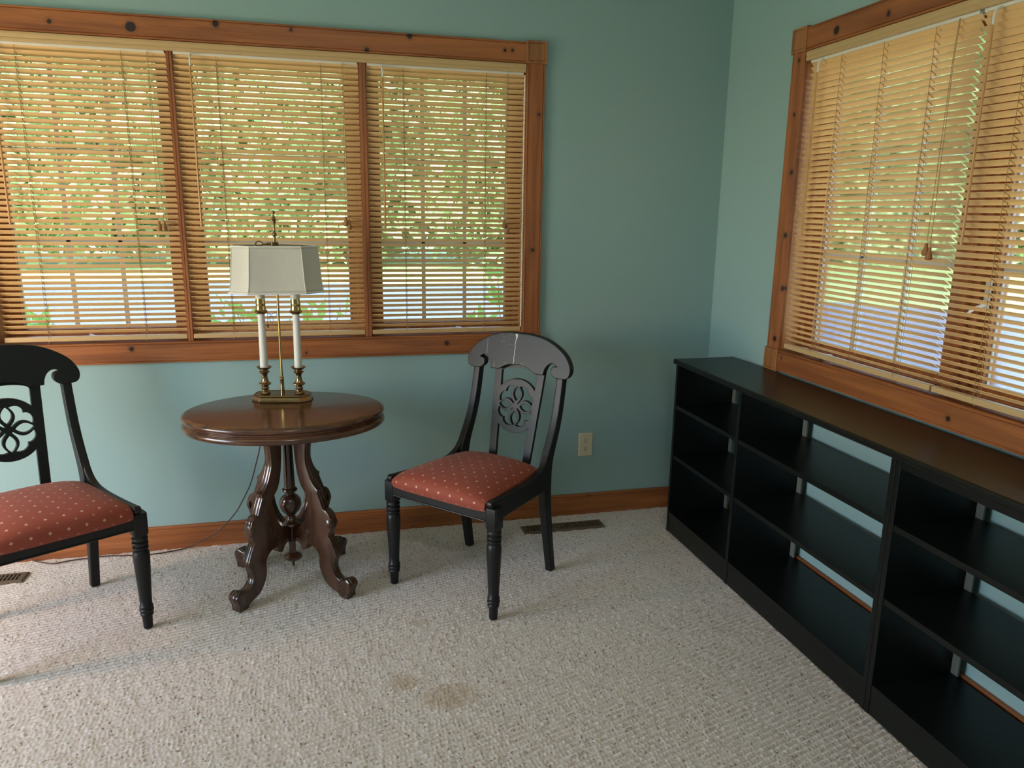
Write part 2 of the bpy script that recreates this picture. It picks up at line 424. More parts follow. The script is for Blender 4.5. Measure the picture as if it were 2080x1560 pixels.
# ------------------------------------------------------------------ windows (local: x along the wall, y outward, z up)
def casing_piece(name, parent, mat, along, a0, a1, c0, c1):
    """flat board with a bead on each edge; along 'x' or 'z'; c0..c1 across"""
    t, w = .02, c1-c0
    prof = [(0,0),(0,-.016),(.002,-.019),(.006,-.019),(.008,-.0165),(.010,-.0195),(w-.010,-.0195),(w-.008,-.0165),(w-.006,-.019),(w-.002,-.019),(w,-.016),(w,0)]
    if along == 'x': r = [[(a, d, c0+c) for c, d in prof] for a in (a0, a1)]
    else: r = [[(c0+c, d, a) for c, d in prof] for a in (a0, a1)]
    return MB().loops(r).build(name, mat, parent)
def corner_block(parent, cx, cz):
    h = .0452; a = .0355; b = .0335
    def sq(k, d): return [(cx-k, d, cz-k), (cx+k, d, cz-k), (cx+k, d, cz+k), (cx-k, d, cz+k)]
    m = MB().loops([sq(h, 0), sq(h, -.0235), sq(h-.0015, -.025), sq(a+.0015, -.025), sq(a, -.0215), sq(b, -.0215), sq(b-.0015, -.0245)])
    return m.build('corner_block', 'pine_block', parent)
def build_window(name, label, rz, u0, u1, mulls, vert_muntins, mats, cranks, locks=()):
    root = empty(name, (0,0,0), rz); tag(root, label, 'window', kind='structure')
    zb, zt = .900, 2.047
    top, bot, side = mats
    casing_piece('casing', root, top, 'x', u0+.002, u1-.002, zt, zt+.0845)
    casing_piece('casing', root, bot, 'x', u0+.002, u1-.002, .8145, zb)
    casing_piece('casing', root, side, 'z', zb+.002, zt+.002, u0-.0805, u0-.001)
    casing_piece('casing', root, side, 'z', zb+.002, zt+.002, u1+.001, u1+.0805)
    for cx in (u0-.0405, u1+.0405):
        for cz in (zt+.0447, zb-.0445): corner_block(root, cx, cz)
    # jamb lining boards
    d1 = .165
    MB().box(u0-.011, u0, -.001, d1, zb-.012, zt+.011).build('jamb', 'pine_lit', root)
    MB().box(u1, u1+.011, -.001, d1, zb-.012, zt+.011).build('jamb', 'pine_lit', root)
    MB().box(u0, u1, -.001, d1, zt, zt+.011).build('head_jamb', 'pine_x', root)
    MB().box(u0, u1, -.004, d1, zb-.012, zb).build('sill', 'pine_x', root, bevel=.002)
    for (m0, m1, dm) in mulls:
        mb = MB().box(m0, m1, dm, d1, zb, zt)
        if dm < .01:
            c = (m0+m1)/2; mb = MB().box(m0, c-.0012, dm, d1, zb, zt).box(c+.0012, m1, dm, d1, zb, zt).box(c-.0012, c+.0012, dm+.002, d1, zb, zt)
        mb.build('mullion', 'pine_z', root)
    # units between mullions
    es = [u0]+[e for m in mulls for e in (m[0], m[1])]+[u1]
    for k in range(0, len(es), 2):
        a, b = es[k], es[k+1]; st = .056; op = vert_muntins[k//2]
        # stepped frame: (how far it reaches in from the opening, how near the room it starts)
        steps = ((.056, .092), (.020, .066)) if op else ((.056, .112), (.043, .094), (.029, .074), (.014, .052))
        f = MB()
        for (w, y0) in steps:
            wb = min(w, .046)
            f.box(a, a+w, y0, .135, zb, zt).box(b-w, b, y0, .135, zb, zt).box(a+w, b-w, y0, .135, zb, zb+wb).box(a+w, b-w, y0, .135, zt-w, zt)
        sash = f.build('sash', 'pine_z' if op else 'pine_lit', root)
        ga, gb = a+st, b-st; g0, g1 = zb+.046, zt-.056
        MB().box(ga-.004, gb+.004, .119, .123, g0-.004, g1+.004).build('pane', 'glass', sash)
        mt = MB(); w = .0085
        for i in (1, 2):
            zc = g0+(g1-g0)*i/3; mt.box(ga, gb, .1105, .1175, zc-w, zc+w)
        if vert_muntins[k//2]:
            for i in (1, 2):
                xc = ga+(gb-ga)*i/3; mt.box(xc-w, xc+w, .1105, .1175, g0, g1)
        # light gasket line round the glass
        for (x0, x1, z0, z1) in ((ga, ga+.004, g0, g1), (gb-.004, gb, g0, g1), (ga, gb, g0, g0+.004)): mt.box(x0, x1, .108, .1178, z0, z1)
        mt.build('muntins', 'muntin_gray', sash, bevel=.001)
        for c in cranks.get(k//2, ()):
            h = MB().lathe([(.012, -.0), (.012, .012), (.007, .014), (.007, .02)], 16, (c, .062, zb+.012), axis='y', phase=0)
            h = MB().box(c-.02, c+.02, .045, .066, zb, zb+.016).lathe([(.006, 0), (.006, .014)], 12, (c, .052, zb+.016))
            cr = h.build('crank_base', 'white_plastic' if rz else 'crank_metal', root, bevel=.003)
            MB().tube([(c, .052, zb+.026), (c+.018, .040, zb+.022), (c+.045, .034, zb+.018), (c+.062, .034, zb+.018)], .0042, 8).lathe([(.004, 0), (.0075, .004), (.0075, .010), (.004, .014)], 12, (c+.056, .034, zb+.018), axis='x').build('crank_handle', 'white_plastic' if rz else 'crank_metal', cr, smooth=True)
    for (lu, lz) in locks:
        lk = MB().box(lu-.009, lu+.009, .078, .087, lz-.045, lz+.045).build('sash_lock', 'muntin_gray', root, bevel=.002)
        MB().tube([(lu, .08, lz-.03), (lu-.012, .05, lz-.045), (lu-.016, .035, lz-.06)], [.006, .006, .004], 8).build('lock_lever', 'white_plastic', lk, smooth=True)
    return root
UB0, UB1 = -3.045, -.9505
win1 = build_window('window_1', 'three part back window in knotty pine casing behind the oval table', 0, UB0, UB1,
    [(-2.3655, -2.3465, .0), (-1.6475, -1.6215, .0)], (True, False, True), ('pine_top_back', 'pine_bottom_back', 'pine_side_back'), {0: (-2.74,), 2: (-1.24,)})
UR0, UR1 = .598, 2.222
win2 = build_window('window_2', 'two part right hand window in pine casing above the bookcases', -PI/2, UR0, UR1,
    [(1.383, 1.437, .05)], (True, True), ('pine_top_right', 'pine_bottom_right', 'pine_side_right'), {}, [(1.475, 1.22)])
# folded white operator crank on the right sill
cr = MB().box(.672, .742, .052, .066, .9, .914).box(.695, .715, .040, .056, .9, .918).build('crank_base', 'white_plastic', win2, bevel=.004)
MB().tube([(.640, .055, .909), (.662, .048, .918), (.70, .044, .920), (.742, .046, .912)], [.005, .004, .004, .006], 8).build('crank_handle', 'white_plastic', cr, smooth=True)

# ------------------------------------------------------------------ blinds
def build_blind(label, root_loc, rz, u0, u1, ladders, wand_u, cord_u, tassels, group, seed, tilt_deg=32.5):
    """origin at the middle of the bottom rail"""
    R = random.Random(seed)
    uc = (u0+u1)/2; a, b = u0-uc, u1-uc; zr = .9085
    c, s_ = math.cos(rz), math.sin(rz)
    root = empty('wooden_blind', (c*uc, s_*uc, zr), rz); tag(root, label, 'window blind', group)
    dc, half, tilt, thk = .0135, .0125, math.radians(tilt_deg), .0008
    MB().box(a, b, .001, .0255, 0, .0195).build('bottom_rail', 'blind_wood_edge', root, bevel=.003)
    MB().box(a+.004, b-.004, .001, .030, 2.0035-zr, 2.043-zr).build('headrail', 'headrail_metal', root, bevel=.001)
    sl = MB(); z0 = .946; pitch = .0215; n = 50
    for i in range(n):
        zc = z0+i*pitch-zr
        tl = tilt+R.uniform(-.012, .012)+{n-3: .08, n-2: .2, n-1: .36}.get(i, 0)    # the top slats close a little under the headrail
        if i == n-1: zc -= .003
        dz0, dz1 = R.uniform(-.0004, .0004), R.uniform(-.0004, .0004); bow = R.uniform(-.0005, .0005)
        rings = []
        for k in range(7):
            t = k/6; u = a+.001+(b-a-.002)*t
            zz = zc+dz0*(1-t)+dz1*t+bow*4*t*(1-t)
            ring = []
            for (w, h) in ((-1, -1), (-.5, -.6), (0, -.4), (.5, -.6), (1, -1), (1, 1), (.5, 1.4), (0, 1.6), (-.5, 1.4), (-1, 1)):
                d = w*half; e = h*thk
                ring.append((u, dc+d*math.cos(tl)+e*math.sin(tl), zz-d*math.sin(tl)+e*math.cos(tl)))
            rings.append(ring)
        sl.loops(rings)
    sl.build('slats', 'blind', root)
    zt = 2.003-zr
    for lu in ladders:
        l = MB(); x = lu-uc
        for d in (.0012, .0258): l.tube([(x, d, .01), (x, d, zt)], .0008, 6)
        for i in range(n):
            zc = z0+i*pitch-zr
            if zc > zt-.004: break
            l.tube([(x, .0012, zc+.0062), (x, .0258, zc-.0088)], .0007, 5)
        l.tube([(x+.004, dc, .015), (x+.004, dc, zt)], .0007, 6)
        l.build('ladder_cord', 'blind_cord', root)
        MB().lathe([(.0045, -.006), (.0062, -.004), (.0062, .0), (.003, .001)], 12, (x, .012, 0)).build('cord_button', 'tassel_wood', root, smooth=True)
    x = wand_u-uc; zw = 1.362-zr
    wd = MB().tube([(x, -.022, zw), (x, -.021, 1.965-zr)], [.0042, .0034], 8).build('tilt_wand', 'wand_wood', root, smooth=True)
    MB().tube([(x, -.0205, 1.955-zr), (x+.001, -.0225, 1.975-zr), (x, -.0175, 1.995-zr), (x, .001, 2.004-zr)], .0035, 8).build('wand_hook', 'clear_plastic', wd, smooth=True)
    x = cord_u-uc; pa, pb = tassels
    cd = MB().tube([(x-.002, -.001, 2.006-zr), (x-.002, -.006, 1.9-zr), (pa[0]-uc, -.010, pa[1]+.02-zr)], .0009, 6).tube([(x+.002, -.001, 2.006-zr), (x+.002, -.006, 1.9-zr), (pb[0]-uc, -.010, pb[1]+.02-zr)], .0009, 6)
    cd = cd.build('lift_cord', 'blind_cord', root)
    for q in (pa, pb):
        MB().lathe([(.003, .022), (.0052, .021), (.0048, .014), (.006, .008), (.0105, -.004), (.0110, -.012), (.0085, -.016), (.004, -.017)], 14, (q[0]-uc, -.011, q[1]-zr)).build('tassel', 'tassel_wood', cd, smooth=True)
    return root
gB, gR = 'wooden blinds in the back window', 'wooden blinds in the right window'
build_blind('light wood blind in the left part of the back window', (0,0,0), 0, -3.033, -2.3675, (-2.878, -2.523), -2.953, -2.43, ((-2.437, 1.358), (-2.419, 1.360)), gB, 1)
build_blind('light wood blind in the middle of the back window behind the lamp', (0,0,0), 0, -2.3445, -1.6495, (-2.188, -1.798), -2.280, -1.712, ((-1.7172, 1.385), (-1.7037, 1.371)), gB, 2)
build_blind('light wood blind in the part of the back window nearest the room corner', (0,0,0), 0, -1.6195, -.9555, (-1.469, -1.1225), -1.556, -1.03, ((-1.0405, 1.383), (-1.0269, 1.362)), gB, 3)
build_blind('light wood blind in the right hand window nearest the room corner', (0,0,0), -PI/2, .606, 1.389, (.79, 1.005, 1.228), .689, 1.318, ((1.3143, 1.340), (1.330, 1.328)), gR, 4, 33)
build_blind('light wood blind in the right hand window cut by the photo edge', (0,0,0), -PI/2, 1.397, 2.214, (1.557, 1.80, 2.05), 1.459, 2.12, ((2.12, 1.34), (2.135, 1.33)), gR, 5, 33)
def valance(label, rz, u0, u1):
    uc = (u0+u1)/2; root = None
    prof = [(-.0015, 0), (-.0125, 0), (-.0145, .003), (-.0145, .010), (-.0125, .0145), (-.0145, .018), (-.0165, .026), (-.0145, .0335), (-.0015, .0335)]
    L = (u1-u0)/2
    o = MB().loops([[(x, d, z) for d, z in prof] for x in (-L, L)]).build('blind_valance', 'blind_wood_edge')
    o.location = (math.cos(rz)*uc, math.sin(rz)*uc, 2.0115); o.rotation_euler = (0, 0, rz)
    tag(o, label, 'valance'); return o
valance('long pale wood valance across the top of the three back blinds', 0, -3.043, -.9535)
valance('pale wood valance across the top of the right window blinds', -PI/2, .600, 2.220)

# safety cord looped beside the third back blind: twisted white strand down the jamb
P = []
for i in range(150):
    z = .93+1.07*i/149; a = z*2*PI/.023
    P.append((.0022*math.cos(a), .0028*math.sin(a), z-.93))
Q = [(-x, -y, z) for x, y, z in P]
o = MB().tube(P, .0021, 5).tube(Q, .0021, 5).build('twisted_cord', 'headrail_metal', smooth=True)
o.location = (-.9565+.0, -.005, .93); tag(o, 'twisted white cord hanging down the right jamb of the back window', 'cord')
# folded paper slips on the right sill
pp = MB().add([(.772, .062, .905), (.815, .090, .9045), (.842, .055, .922), (.800, .030, .921)], [(0,1,2,3)]).add([(.842, .055, .922), (.800, .030, .921), (.838, .022, .9045), (.872, .052, .905)], [(0,1,2,3)]).build('paper_slip', 'white_plastic')
sm = pp.modifiers.new('thickness', 'SOLIDIFY'); sm.thickness = .0012
pp.rotation_euler = (0, 0, -PI/2); tag(pp, 'small folded white paper lying on the right window sill', 'paper')

# ------------------------------------------------------------------ chairs (local: seat faces -y, x to the right as one faces it)
def post_yz(z):
    """centre line of a back post: (y, width) at height z"""
    zs = [0, .10, .20, .30, .36, .42, .46, .50, .55, .60, .65, .70, .75, .80, .86]
    ys = [.232, .213, .195, .180, .174, .172, .176, .190, .216, .240, .258, .271, .281, .290, .299]
    ws = [.030, .035, .040, .046, .053, .060, .058, .052, .045, .040, .037, .035, .034, .034, .034]
    return float(np.interp(z, zs, ys)), float(np.interp(z, zs, ws))
LEAN = .2
def crest_outline():
    H = smooth_path([(0, .9575), (.07, .9535), (.135, .9385), (.19, .911), (.226, .881), (.2455, .848), (.249, .826), (.243, .808), (.229, .7985), (.200, .7965)], 6)
    lobe = smooth_path([(.200, .7965), (.180, .799), (.166, .808), (.160, .822), (.163, .835), (.172, .8425), (.184, .844)], 5)
    hook = smooth_path([(.184, .844), (.170, .8525), (.154, .850), (.140, .838), (.1315, .820), (.1285, .802)], 5)
    bot = [(.095, .8015)]+smooth_path([(.083, .8045), (.055, .820), (.025, .8275), (0, .829)], 5)
    right = H[:-1]+lobe[:-1]+hook+bot
    left = [(-x, z) for x, z in right[::-1]]
    return right[:-1]+left[:-1]
def splat_outlines():
    zc, Rr = .658, .110
    xi = lambda z: .066+(z-.43)*(.088-.066)/.39
    xo = lambda z: .100+(z-.43)*(.1215-.100)/.39
    outer = [(-xo(.405), .405), (xo(.405), .405), (xo(.845), .845), (-xo(.845), .845)]
    def arc(up):
        for a in np.linspace(0, PI/2, 400):
            x, z = Rr*math.cos(a), zc+(1 if up else -1)*Rr*math.sin(a)
            if x <= xi(z): break
        return [(Rr*math.cos(t), zc+(1 if up else -1)*Rr*math.sin(t)) for t in np.linspace(a, PI-a, 25)]
    A = arc(True)
    top = [(xi(.790), .790)]+[(xi(.79)*math.cos(t), .790+.023*math.sin(t)) for t in np.linspace(.25, PI-.25, 15)]+[(-xi(.790), .790)]
    upper = A+[(-xi(.79), .790)]+top[1:-1][::-1]+[(xi(.79), .790)]
    B = arc(False)
    lower = B+[(-xi(.435), .435), (xi(.435), .435)]
    holes = [upper, lower]
    w_out = lambda r: .0265*math.sin(PI*min(max((r-.004)/.084, 0), 1))**.9
    w_in = lambda r: .0165*math.sin(PI*min(max((r-.021)/.058, 0), 1))**.85
    for k in range(4):
        a = k*PI/2; ca, sa = math.cos(a), math.sin(a)
        rot = lambda x, y: (x*ca-y*sa, zc+x*sa+y*ca)
        rs = np.linspace(.021, .079, 17)
        holes.append([rot(r, w_in(r)) for r in rs]+[rot(r, -w_in(r)) for r in rs[-2:0:-1]])
        # opening between two petals: out along one petal, two lobes, back along the other
        edge = [(r, w_out(r)) for r in np.linspace(.012, .0775, 40) if w_out(r) <= r*.93]
        a0 = math.atan2(edge[-1][1], edge[-1][0]); lob = []
        for t in np.linspace(0, 1, 19)[1:-1]:
            an = a0+(PI/2-2*a0)*t; fr = (t*2) % 1 if t != .5 else 0
            rad = math.hypot(*edge[-1])+(.0035 if abs(t-.5) < .02 else .0)+.0085*math.sin(PI*fr)*(1 if t != .5 else 0)-.0075*math.exp(-((t-.5)/.035)**2)
            lob.append((rad*math.cos(an), rad*math.sin(an)))
        poly = edge+lob+[(y, x) for x, y in edge[::-1]]
        holes.append([rot(x, y) for x, y in poly])
    return [outer]+holes
def lean_y(z): return post_yz(.80)[0]+LEAN*(z-.80)
CUSHION_SP = .047
def seat_cushion():
    """padded drop in seat: domed top, rounded front that rolls over the front rail; UV in metres along the cloth"""
    nu = 41; y0, y1 = -.252, .168
    def halfw(y): return float(np.interp(y, [-.252, -.21, .10, .168], [.216, .222, .192, .178]))
    # profile through the middle: (y, z, z at the side edges)
    prof = smooth_path([(-.2545, .412, .411), (-.2605, .424, .421), (-.2640, .438, .431), (-.2625, .452, .439), (-.2555, .464, .4445), (-.2435, .4735, .448), (-.226, .4805, .450), (-.196, .4870, .4515), (-.15, .4925, .4525), (-.08, .4955, .453), (0, .4945, .453), (.08, .4885, .4525), (.13, .479, .452), (.162, .464, .449), (.174, .444, .438), (.176, .425, .424)], 4)
    grid = []
    for (y, zc, ze) in prof:
        hw = halfw(y); r = []
        for u in np.linspace(-1, 1, nu):
            k = max(0., 1-abs(u)**3)**.75
            yy = y+(.012*u**4 if y < -.2 else 0)+(.010*(1-u*u) if y > .1 else .010*(1-u*u)*max(0, (y+.05)/.15))
            r.append((u*hw, yy, ze+(zc-ze)*k))
        grid.append(r)
    m = MB().sheet(grid)
    # side skirts
    for side in (0, -1):
        top = [g[side] for g in grid]; low = [(x*.985, y, .42) for x, y, z in top]
        m.sheet([top, low])
    me = m.mesh('seat')
    n = nu; uv = me.uv_layers.new(name='cloth')
    v = np.zeros(len(grid)); mid = nu//2
    for i in range(1, len(grid)): v[i] = v[i-1]+math.dist(grid[i][mid], grid[i-1][mid])
    for lp in me.loops:
        k = lp.vertex_index
        if k < len(grid)*nu: uv.data[lp.index].uv = (m.v[k][0]*1.0+.5, v[k//nu]+.5)
        else: uv.data[lp.index].uv = (m.v[k][0]+.5, m.v[k][1]+.9)
    return me
def turned_leg():
    prof = [(.0135, 0), (.0150, .001), (.0175, .048), (.0205, .049), (.0218, .053), (.0218, .057), (.0195, .060), (.0195, .062), (.0226, .064), (.0238, .069), (.0226, .074), (.0200, .076), (.0200, .078), (.0222, .080), (.0226, .084), (.0205, .0875), (.0195, .089),
            (.0205, .12), (.0232, .18), (.0258, .23), (.0272, .265), (.0268, .280), (.0245, .289), (.0205, .2935), (.0215, .2955), (.0252, .298), (.0262, .302), (.0252, .306), (.0212, .3085), (.0212, .3105), (.0256, .313), (.0268, .318), (.0256, .323), (.0212, .3255), (.0212, .3275), (.0254, .330), (.0266, .335), (.0254, .340), (.022, .343), (.022, .350)]
    return prof
def make_chair(crest_mat):
    root = empty('side_chair')
    for s in (-1, 1):
        x = s*.238
        m = MB().lathe(turned_leg(), 28, (x, -.222, 0))
        h = .0245; a = .006
        def oc(z, k):
            return [(x+px*k, -.222+py*k, z) for px, py in ((-h+a,-h),(h-a,-h),(h,-h+a),(h,h-a),(h-a,h),(-h+a,h),(-h,h-a),(-h,-h+a))]
        m.loops([oc(.346, .86), oc(.354, 1), oc(.424, 1), oc(.428, .97)])
        m.build('leg', 'black_paint', root, smooth=True, angle=40)
    # back posts: rear leg and upright in one sweep, with a flowing side rail as its own part
    for s in (-1, 1):
        zs = np.linspace(0, .806, 42); F = []; Bk = []
        for z in zs:
            y, w = post_yz(z); F.append((y-w/2, z)); Bk.append((y+w/2, z))
        poly = F+Bk[::-1]
        xx = lambda z: s*(.207-.006*z)
        me = plate([poly], .033, .006, lambda y, z, t: (xx(z)+t, y, z), 3)
        link('back_post', me, 'black_paint', root, smooth='weighted', angle=50)
    for s in (-1, 1):
        top = smooth_path([(-.238, .4555), (-.20, .4525), (-.10, .447), (0, .4445), (.07, .4475), (.11, .457), (.140, .474), (.163, .500), (.186, .535), (.206, .572)], 6)
        bot = smooth_path([(.214, .520), (.200, .470), (.192, .42), (.178, .372), (.15, .366), (.10, .3675), (0, .369), (-.12, .369), (-.236, .369)], 6)
        nose = smooth_path([(-.236, .369), (-.2385, .372), (-.2395, .40), (-.2400, .426), (-.2455, .432), (-.2490, .441), (-.2465, .451), (-.238, .4555)], 4)
        poly = top+bot+nose[1:-1]
        fx = lambda y: s*(.2325-(y+.24)*.062)
        me = plate([poly], .026, .0065, lambda y, z, t: (fx(y)+t, y, z), 3)
        link('side_rail', me, 'black_paint', root, smooth='weighted', angle=50)
    MB().box(-.218, .218, -.2445, -.218, .3755, .4225).loops([[(x, -.2445-.004*math.cos(a), .3755+.0035+.0035*math.sin(a)) for a in np.linspace(0, 2*PI, 13)[:-1]] for x in (-.214, .214)]).build('front_rail', 'black_paint', root, bevel=.0015)
    MB().box(-.19, .19, .158, .182, .372, .428).build('rear_rail', 'black_paint', root, bevel=.002)
    seat = link('seat', seat_cushion(), 'seat', root, smooth=True, angle=70)
    me = plate([crest_outline()], .030, .0035, lambda x, z, t: (x, lean_y(z)+t-.010, z), 3)
    cr = link('crest_rail', me, crest_mat, root, smooth='weighted', angle=50)
    me = plate(splat_outlines(), .015, .0016, lambda x, z, t: (x, .2335+(z-.489)*.2025+t+.004, z), 2)
    link('splat', me, 'black_paint', root, smooth='weighted', angle=50)
    return root, cr
ch1, cr1 = make_chair('black_drips')
cr1['label'] = 'top rail with dried white drip marks'
ch1.location = (-1.269, -.557, 0); ch1.rotation_euler = (0, 0, math.radians(-47.8))
tag(ch1, 'black chair with rust seat right of the oval table, white drips on its top rail', 'chair', 'black dining chairs beside the table')
ch2 = copy_thing(ch1, (-2.783, -.607, 0), math.radians(31.2))
tag(ch2, 'black chair with rust seat left of the oval table, cut off by the photo edge', 'chair', 'black dining chairs beside the table')
for c in ch2.children:
    if c.name.startswith('crest_rail'):
        c.data = c.data.copy(); c.data.materials.clear(); c.data.materials.append(MAT['black_paint'])
        if 'label' in c: del c['label']

# ------------------------------------------------------------------ oval table
def build_table():
    root = empty('oval_table', (-1.978, -.425, 0)); tag(root, 'oval mahogany pedestal table with four scrolled legs under the lamp', 'table')
    a, b = .352, .272; N_ = 96
    def ring(off, z): return [((a+off)*math.cos(2*PI*k/N_), (b+off)*math.sin(2*PI*k/N_), z) for k in range(N_)]
    prof = [(-.07, .640), (-.006, .6405), (.004, .642), (.010, .6445), (.0145, .650), (.0158, .656), (.0145, .662), (.0105, .6668), (.0065, .6685), (.0065, .6705), (.0045, .672), (.0022, .6735), (.0022, .6775), (.004, .680), (.0095, .6822), (.0135, .686), (.0150, .6905), (.0138, .6955), (.010, .6995), (.005, .7015), (.0015, .7022), (.0005, .7015), (-.0008, .703), (-.05, .7032)]
    MB().loops([ring(o, z) for o, z in prof]).build('tabletop', 'mahogany_top', root, smooth=True, angle=42)
    # central turned column with drop finial
    col = [(.001, .062), (.004, .064), (.0052, .075), (.008, .089), (.016, .0905), (.030, .094), (.0355, .101), (.0355, .107), (.030, .113), (.023, .117), (.0165, .1205), (.011, .1225), (.011, .236)]
    c = MB().lathe(col, 28)
    c.lathe([(.014, .236), (.034, .238), (.037, .243), (.034, .249), (.027, .253), (.023, .258), (.0195, .263), (.016, .269), (.0155, .276), (.021, .284), (.033, .297), (.040, .313), (.0415, .326), (.039, .341), (.032, .353), (.021, .3615), (.0165, .366), (.0165, .370), (.022, .373), (.0275, .377), (.0290, .381), (.0275, .385), (.022, .3885), (.0215, .392), (.0208, .400), (.0195, .46), (.0178, .56), (.0168, .645)], 32)
    c.box(-.0125, .0125, -.0125, .0125, .122, .238)
    c.build('column', 'mahogany', root, smooth=True, angle=35)
    outer = smooth_path([(.110, .645), (.105, .590), (.0995, .545), (.101, .505), (.112, .470), (.124, .443), (.141, .420), (.154, .411)], 5)
    outer += smooth_path([(.151, .397), (.158, .380), (.167, .360), (.176, .338)], 4)
    outer += smooth_path([(.190, .334), (.205, .318), (.2125, .293), (.209, .264), (.199, .242)], 5)
    outer += smooth_path([(.197, .234), (.207, .221), (.219, .197), (.229, .172), (.230, .156)], 4)
    outer += smooth_path([(.221, .142), (.2145, .120), (.2155, .098), (.228, .078), (.246, .068), (.262, .071), (.278, .078), (.292, .071), (.300, .056), (.294, .036), (.287, .022), (.286, .0)], 4)
    inner = smooth_path([(.243, .0), (.238, .010), (.222, .018), (.187, .034), (.160, .067), (.148, .106), (.1475, .145), (.132, .170), (.108, .182), (.088, .180)], 5)
    tab = [(.086, .172), (.083, .157), (.068, .152), (.060, .160), (.052, .172), (.036, .178), (.007, .170)]
    up = [(.007, .236), (.036, .239)]+smooth_path([(.050, .246), (.072, .266), (.090, .300), (.099, .340), (.1025, .365), (.099, .381), (.087, .396), (.073, .414), (.060, .450), (.050, .510), (.047, .565), (.047, .645)], 5)
    poly = outer+inner+tab+up
    # outward offset of the outline gives the reeded edges
    A = np.array(poly); d = []
    area = .5*np.sum(A[:, 0]*np.roll(A[:, 1], -1)-np.roll(A[:, 0], -1)*A[:, 1])
    nrm = np.zeros_like(A)
    for i in range(len(A)):
        e0 = A[i]-A[i-1]; e1 = A[(i+1) % len(A)]-A[i]
        n0 = np.array([e0[1], -e0[0]])/(np.linalg.norm(e0)+1e-9); n1 = np.array([e1[1], -e1[0]])/(np.linalg.norm(e1)+1e-9)
        n = n0+n1; l = np.linalg.norm(n); nrm[i] = n/l if l > .3 else n0
    if area < 0: nrm = -nrm
    layers = [(-.0175, -.0035), (-.0165, -.001), (-.013, 0), (-.0105, -.0005), (-.0088, -.0030), (-.0070, -.0004), (-.0035, .0006), (0, .001), (.0035, .0006), (.0070, -.0004), (.0088, -.0030), (.0105, -.0005), (.013, 0), (.0165, -.001), (.0175, -.0035)]
    # only the outer edge is reeded
    no = len(outer)
    wt = np.zeros(len(A)); wt[:no] = 1.; wt[no-6:no] = .4
    for k in range(4):
        ph = math.radians((-134.1, -41.4, 48.6, 138.6)[k])
        cs, sn = math.cos(ph), math.sin(ph)
        rings = []
        for (t, off) in layers:
            foot = 1+.35*np.clip((A[:, 0]-.245)/.03, 0, 1)*np.clip((.09-A[:, 1])/.02, 0, 1)    # feet swell sideways
            foot = foot*np.where(A[:, 1] < .262, .42+.58*np.clip((A[:, 0]-.012)/.05, 0, 1), 1)    # thin where the legs meet the post
            q = A+nrm*(off*np.where(wt > 0, wt, .35))[:, None]
            q[:, 1] = np.maximum(q[:, 1], 0)
            rings.append([(r*cs-t*f*sn, r*sn+t*f*cs, z) for (r, z), f in zip(q, foot)])
        m = MB()
        m.loops(rings, False, False)
        # flat cheeks filled as concave polygons
        leg = m.mesh('leg'); bm = bmesh.new(); bm.from_mesh(leg); bm.verts.ensure_lookup_table(); n = len(A)
        for base in (0, (len(layers)-1)*n):
            es = []
            for i in range(n):
                e = bm.edges.get((bm.verts[base+i], bm.verts[base+(i+1) % n]))
                if e: es.append(e)
            bmesh.ops.triangle_fill(bm, edges=es, use_beauty=True)
        bmesh.ops.recalc_face_normals(bm, faces=bm.faces); bm.to_mesh(leg); bm.free()
        lo = link('leg', leg, 'mahogany', root, smooth=True, angle=38)
        at = lambda r, t, z: (r*cs-t*sn, r*sn+t*cs, z)
        # round boss on the knee
        MB().loops([[at(.196+dx*1.0, rr*math.cos(a_), .286+rr*math.sin(a_)*1.15) for a_ in np.linspace(0, 2*PI, 25)[:-1]] for dx, rr in ((0, .0235), (.013, .0230), (.0175, .0195), (.0185, .012))]).build('boss', 'mahogany', lo, smooth=True, angle=45)
        for sd in (-1, 1):      # carved scroll on each cheek
            pth = []
            for a_ in np.linspace(0, 4*PI, 56):
                R0 = .0165-.0105*a_/(4*PI); pth.append(at(.092+R0*math.cos(a_), sd*.0175, .222+R0*1.3*math.sin(a_)))
            MB().tube(pth, .0022, 6).build('scroll_carving', 'mahogany', lo, smooth=True, angle=60)
        
    return root
build_table()

